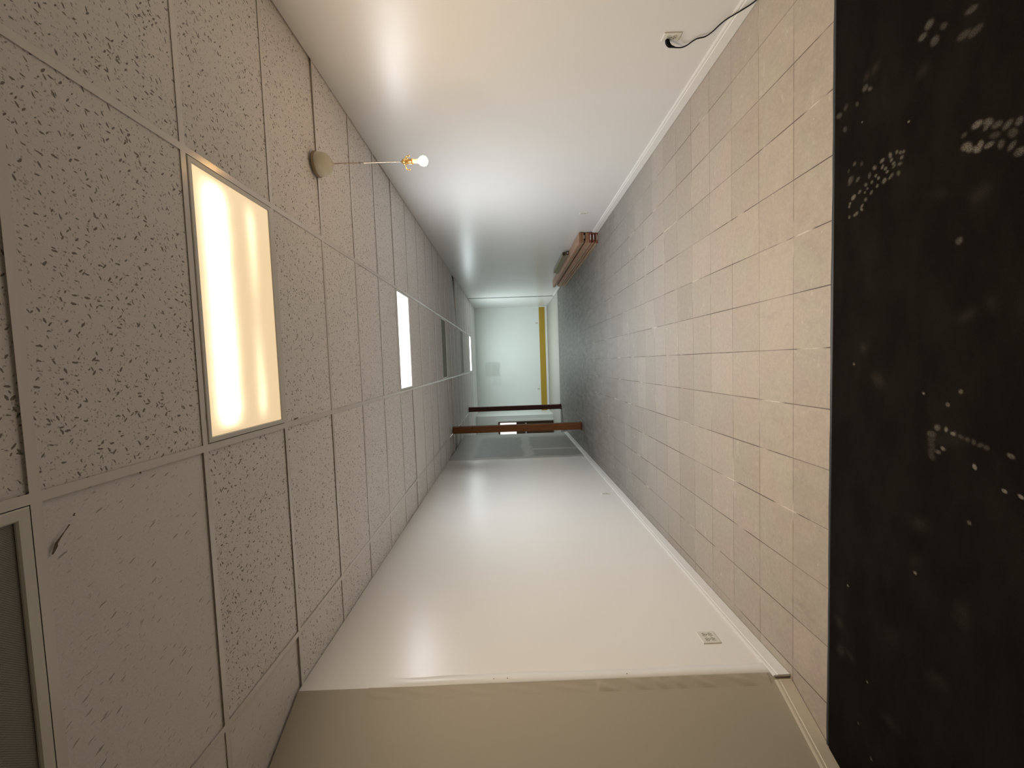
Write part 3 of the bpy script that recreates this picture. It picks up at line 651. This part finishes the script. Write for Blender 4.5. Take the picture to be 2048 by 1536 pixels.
ld_ = [
 (0.170, 6.84, 10.80, 0.000, 0.040, 'plank_b', 'tan plank lying on the floor, lowest in the stack', 0.000, True, 'plank_end'),
 (0.135, 6.86, 10.70, 0.041, 0.057, 'plank_b', 'thin strip set back just above the lowest plank', 0.0, False, 'plank_end_dark'),
 (0.160, 6.84, 10.72, 0.058, 0.098, 'plank', 'reddish plank above the lowest thin strip', 0.0006, True, 'plank_end'),
 (0.130, 6.87, 10.60, 0.099, 0.112, 'plank_b', 'thin strip set back halfway up the plank stack', 0.0, False, 'plank_end_dark'),
 (0.166, 6.82, 10.86, 0.113, 0.150, 'plank_b', 'tan plank resting above the middle thin strip', -0.0005, True, 'plank_end'),
 (0.162, 6.83, 10.78, 0.151, 0.208, 'plank', 'thick reddish plank just below the long dark gap', 0.0004, False, 'plank_end_b'),
 (0.112, 6.88, 10.62, 0.209, 0.241, 'plank_g', 'narrow shadowed plank inside the long dark gap', 0.0, True, 'plank_end_dark'),
 (0.158, 6.82, 10.90, 0.242, 0.278, 'plank_b', 'flat plank second from the top of the long ones', -0.0006, False, 'plank_end_b'),
 (0.168, 6.81, 10.84, 0.279, 0.322, 'plank', 'pinkish plank on top of the long stack', 0.0003, False, 'plank_end_b'),
]
for wdt, y0, y1, z0, z1, mt_, lab, sk, sh, en in ld_: plank(XW, wdt, y0, y1, z0, z1, M[mt_], lab, sk, sh, en)
plank(XW, 0.066, 7.95, 9.65, 0.323, 0.378, M['plank_g'], 'short olive board resting on the long stack, lower one', 0.0, True, 'plank_end_dark')
plank(XW, 0.060, 8.02, 9.60, 0.379, 0.432, M['plank_g'], 'short olive board at the very top against the wall', 0.0, False, 'plank_end_dark')

# ------------------------------------------------------------------ outlets
def outlet(loc, rot, label, gangs=1, recept=2, plug=None):
    # built facing -y (towards the viewer of local front), x across, z up
    w_ = 0.072 if gangs == 1 else 0.116
    t = thing('wall_outlet', label, 'outlet', loc, rot, 'wall outlets')
    bm = bmesh.new()
    a = 0.0065
    prof = [(0.0, 0.0), (0.0, -0.004), (0.003, -a), ]
    hx, hz = w_ / 2, 0.058
    rings = [[bm.verts.new((sx * (hx - q), y, sz * (hz - q))) for sx, sz in ((-1, -1), (1, -1), (1, 1), (-1, 1))] for q, y in prof]
    for r0, r1 in zip(rings, rings[1:]):
        for q in range(4): bm.faces.new((r0[q], r0[(q + 1) % 4], r1[(q + 1) % 4], r1[q]))
    bm.faces.new(rings[0]); bm.faces.new(rings[-1])
    obj('cover_plate', bm, M['plastic'], t, bevel=0.0008)
    for g in range(gangs):
        ox = 0 if gangs == 1 else (-0.023, 0.023)[g]
        for sz in (-0.0195, 0.0195):
            bm = bmesh.new(); n_ = 20
            ring = [(0.017 * math.cos(2 * math.pi * k_ / n_), max(-0.0135, min(0.0135, 0.017 * math.sin(2 * math.pi * k_ / n_)))) for k_ in range(n_)]
            f0 = [bm.verts.new((ox + x, -a - 0.0001, sz + z)) for x, z in ring]; f1 = [bm.verts.new((ox + x, -a - 0.0018, sz + z)) for x, z in ring]
            for k_ in range(n_): bm.faces.new((f0[k_], f0[(k_ + 1) % n_], f1[(k_ + 1) % n_], f1[k_]))
            bm.faces.new(f1)
            rc = obj('receptacle', bm, M['socket_face'], t)
            y_ = -a - 0.0019
            boxes('slot', [(ox - 0.0088, ox - 0.0048, y_ - 0.0003, y_, sz - 0.001, sz + 0.009), (ox + 0.0048, ox + 0.0088, y_ - 0.0003, y_, sz + 0.000, sz + 0.008), (ox - 0.0032, ox + 0.0032, y_ - 0.0003, y_, sz - 0.0095, sz - 0.005)], M['slot'], rc)
    for g in range(gangs):
        ox = 0 if gangs == 1 else (-0.023, 0.023)[g]
        boxes('screw', [(ox - 0.003, ox + 0.003, -a - 0.0012, -a - 0.0001, -0.003, 0.003)], M['slot'], t)
    return t
RZ_R = math.pi / 2      # plates on the right wall face -x
def on_right(y, z, **k): return outlet((xr(y) - 0.0004, y, z), (0, 0, -math.pi / 2), **k)
def on_left(y, z, **k): return outlet((xl(y) + 0.0004, y, z), (0, 0, math.pi / 2 + 0.01775), **k)
on_right(2.780, 0.408, label='outlet on the right wall with the black plug in it')
on_right(5.955, 0.402, label='small white outlet on the right wall between plug and planks')
on_left(2.558, 0.300, label='four-socket outlet low on the left wall near the camera', gangs=2)
on_left(5.600, 0.255, label='small outlet low on the left wall, midway to the posts')
outlet((1.44, FAR_Y - 0.0004, 0.42), None, label='outlet on the mint end wall nearest the right corner')
outlet((-1.13, FAR_Y - 0.0004, 0.41), None, label='outlet on the mint end wall close to the dark post')

# black plug and its cord, hanging from the near right outlet
t = thing('power_cord', 'black power cord plugged into the right wall and trailing along the baseboard', 'power cord', (xr(2.8), 2.8, 0.42))
def loc_(p): return (p[0] - xr(2.8), p[1] - 2.8, p[2] - 0.42)
bm = bmesh.new()
add_tube(bm, spline([(-0.0075, 0.000, 0.007), (-0.022, 0.001, 0.005), (-0.033, 0.006, -0.004), (-0.034, 0.016, -0.018), (-0.031, 0.026, -0.034), (-0.027, 0.036, -0.052)], 4), 0.01, 14, [0.0135, 0.0140, 0.0142, 0.0145, 0.0147, 0.0146, 0.0142, 0.0138, 0.0134, 0.0130, 0.0124, 0.0116, 0.0106, 0.0098, 0.0090, 0.0082, 0.0076, 0.0070, 0.0064, 0.0058, 0.0052])
obj('plug', bm, M['cord'], t, smooth=True)
path = [(2.0635, 2.834, 0.370), (2.068, 2.846, 0.350), (2.074, 2.855, 0.312), (2.076, 2.843, 0.282), (2.078, 2.808, 0.255), (2.079, 2.788, 0.231), (2.080, 2.776, 0.187),
        (2.078, 2.733, 0.160), (2.076, 2.675, 0.141), (2.074, 2.630, 0.118), (2.070, 2.570, 0.070), (2.066, 2.500, 0.024), (2.060, 2.40, 0.006), (2.050, 2.25, 0.006), (2.045, 2.05, 0.006), (2.03, 1.97, 0.010), (2.01, 1.90, 0.0145), (1.99, 1.75, 0.0135)]
P_ = [loc_(p) for p in path]
sp = spline(P_, 7)
rad = [0.0052 - 0.0014 * min(1, i / 8) for i in range(len(sp))]
bm = bmesh.new(); add_tube(bm, sp, 0.004, 10, rad); obj('cable', bm, M['cord'], t, smooth=True)
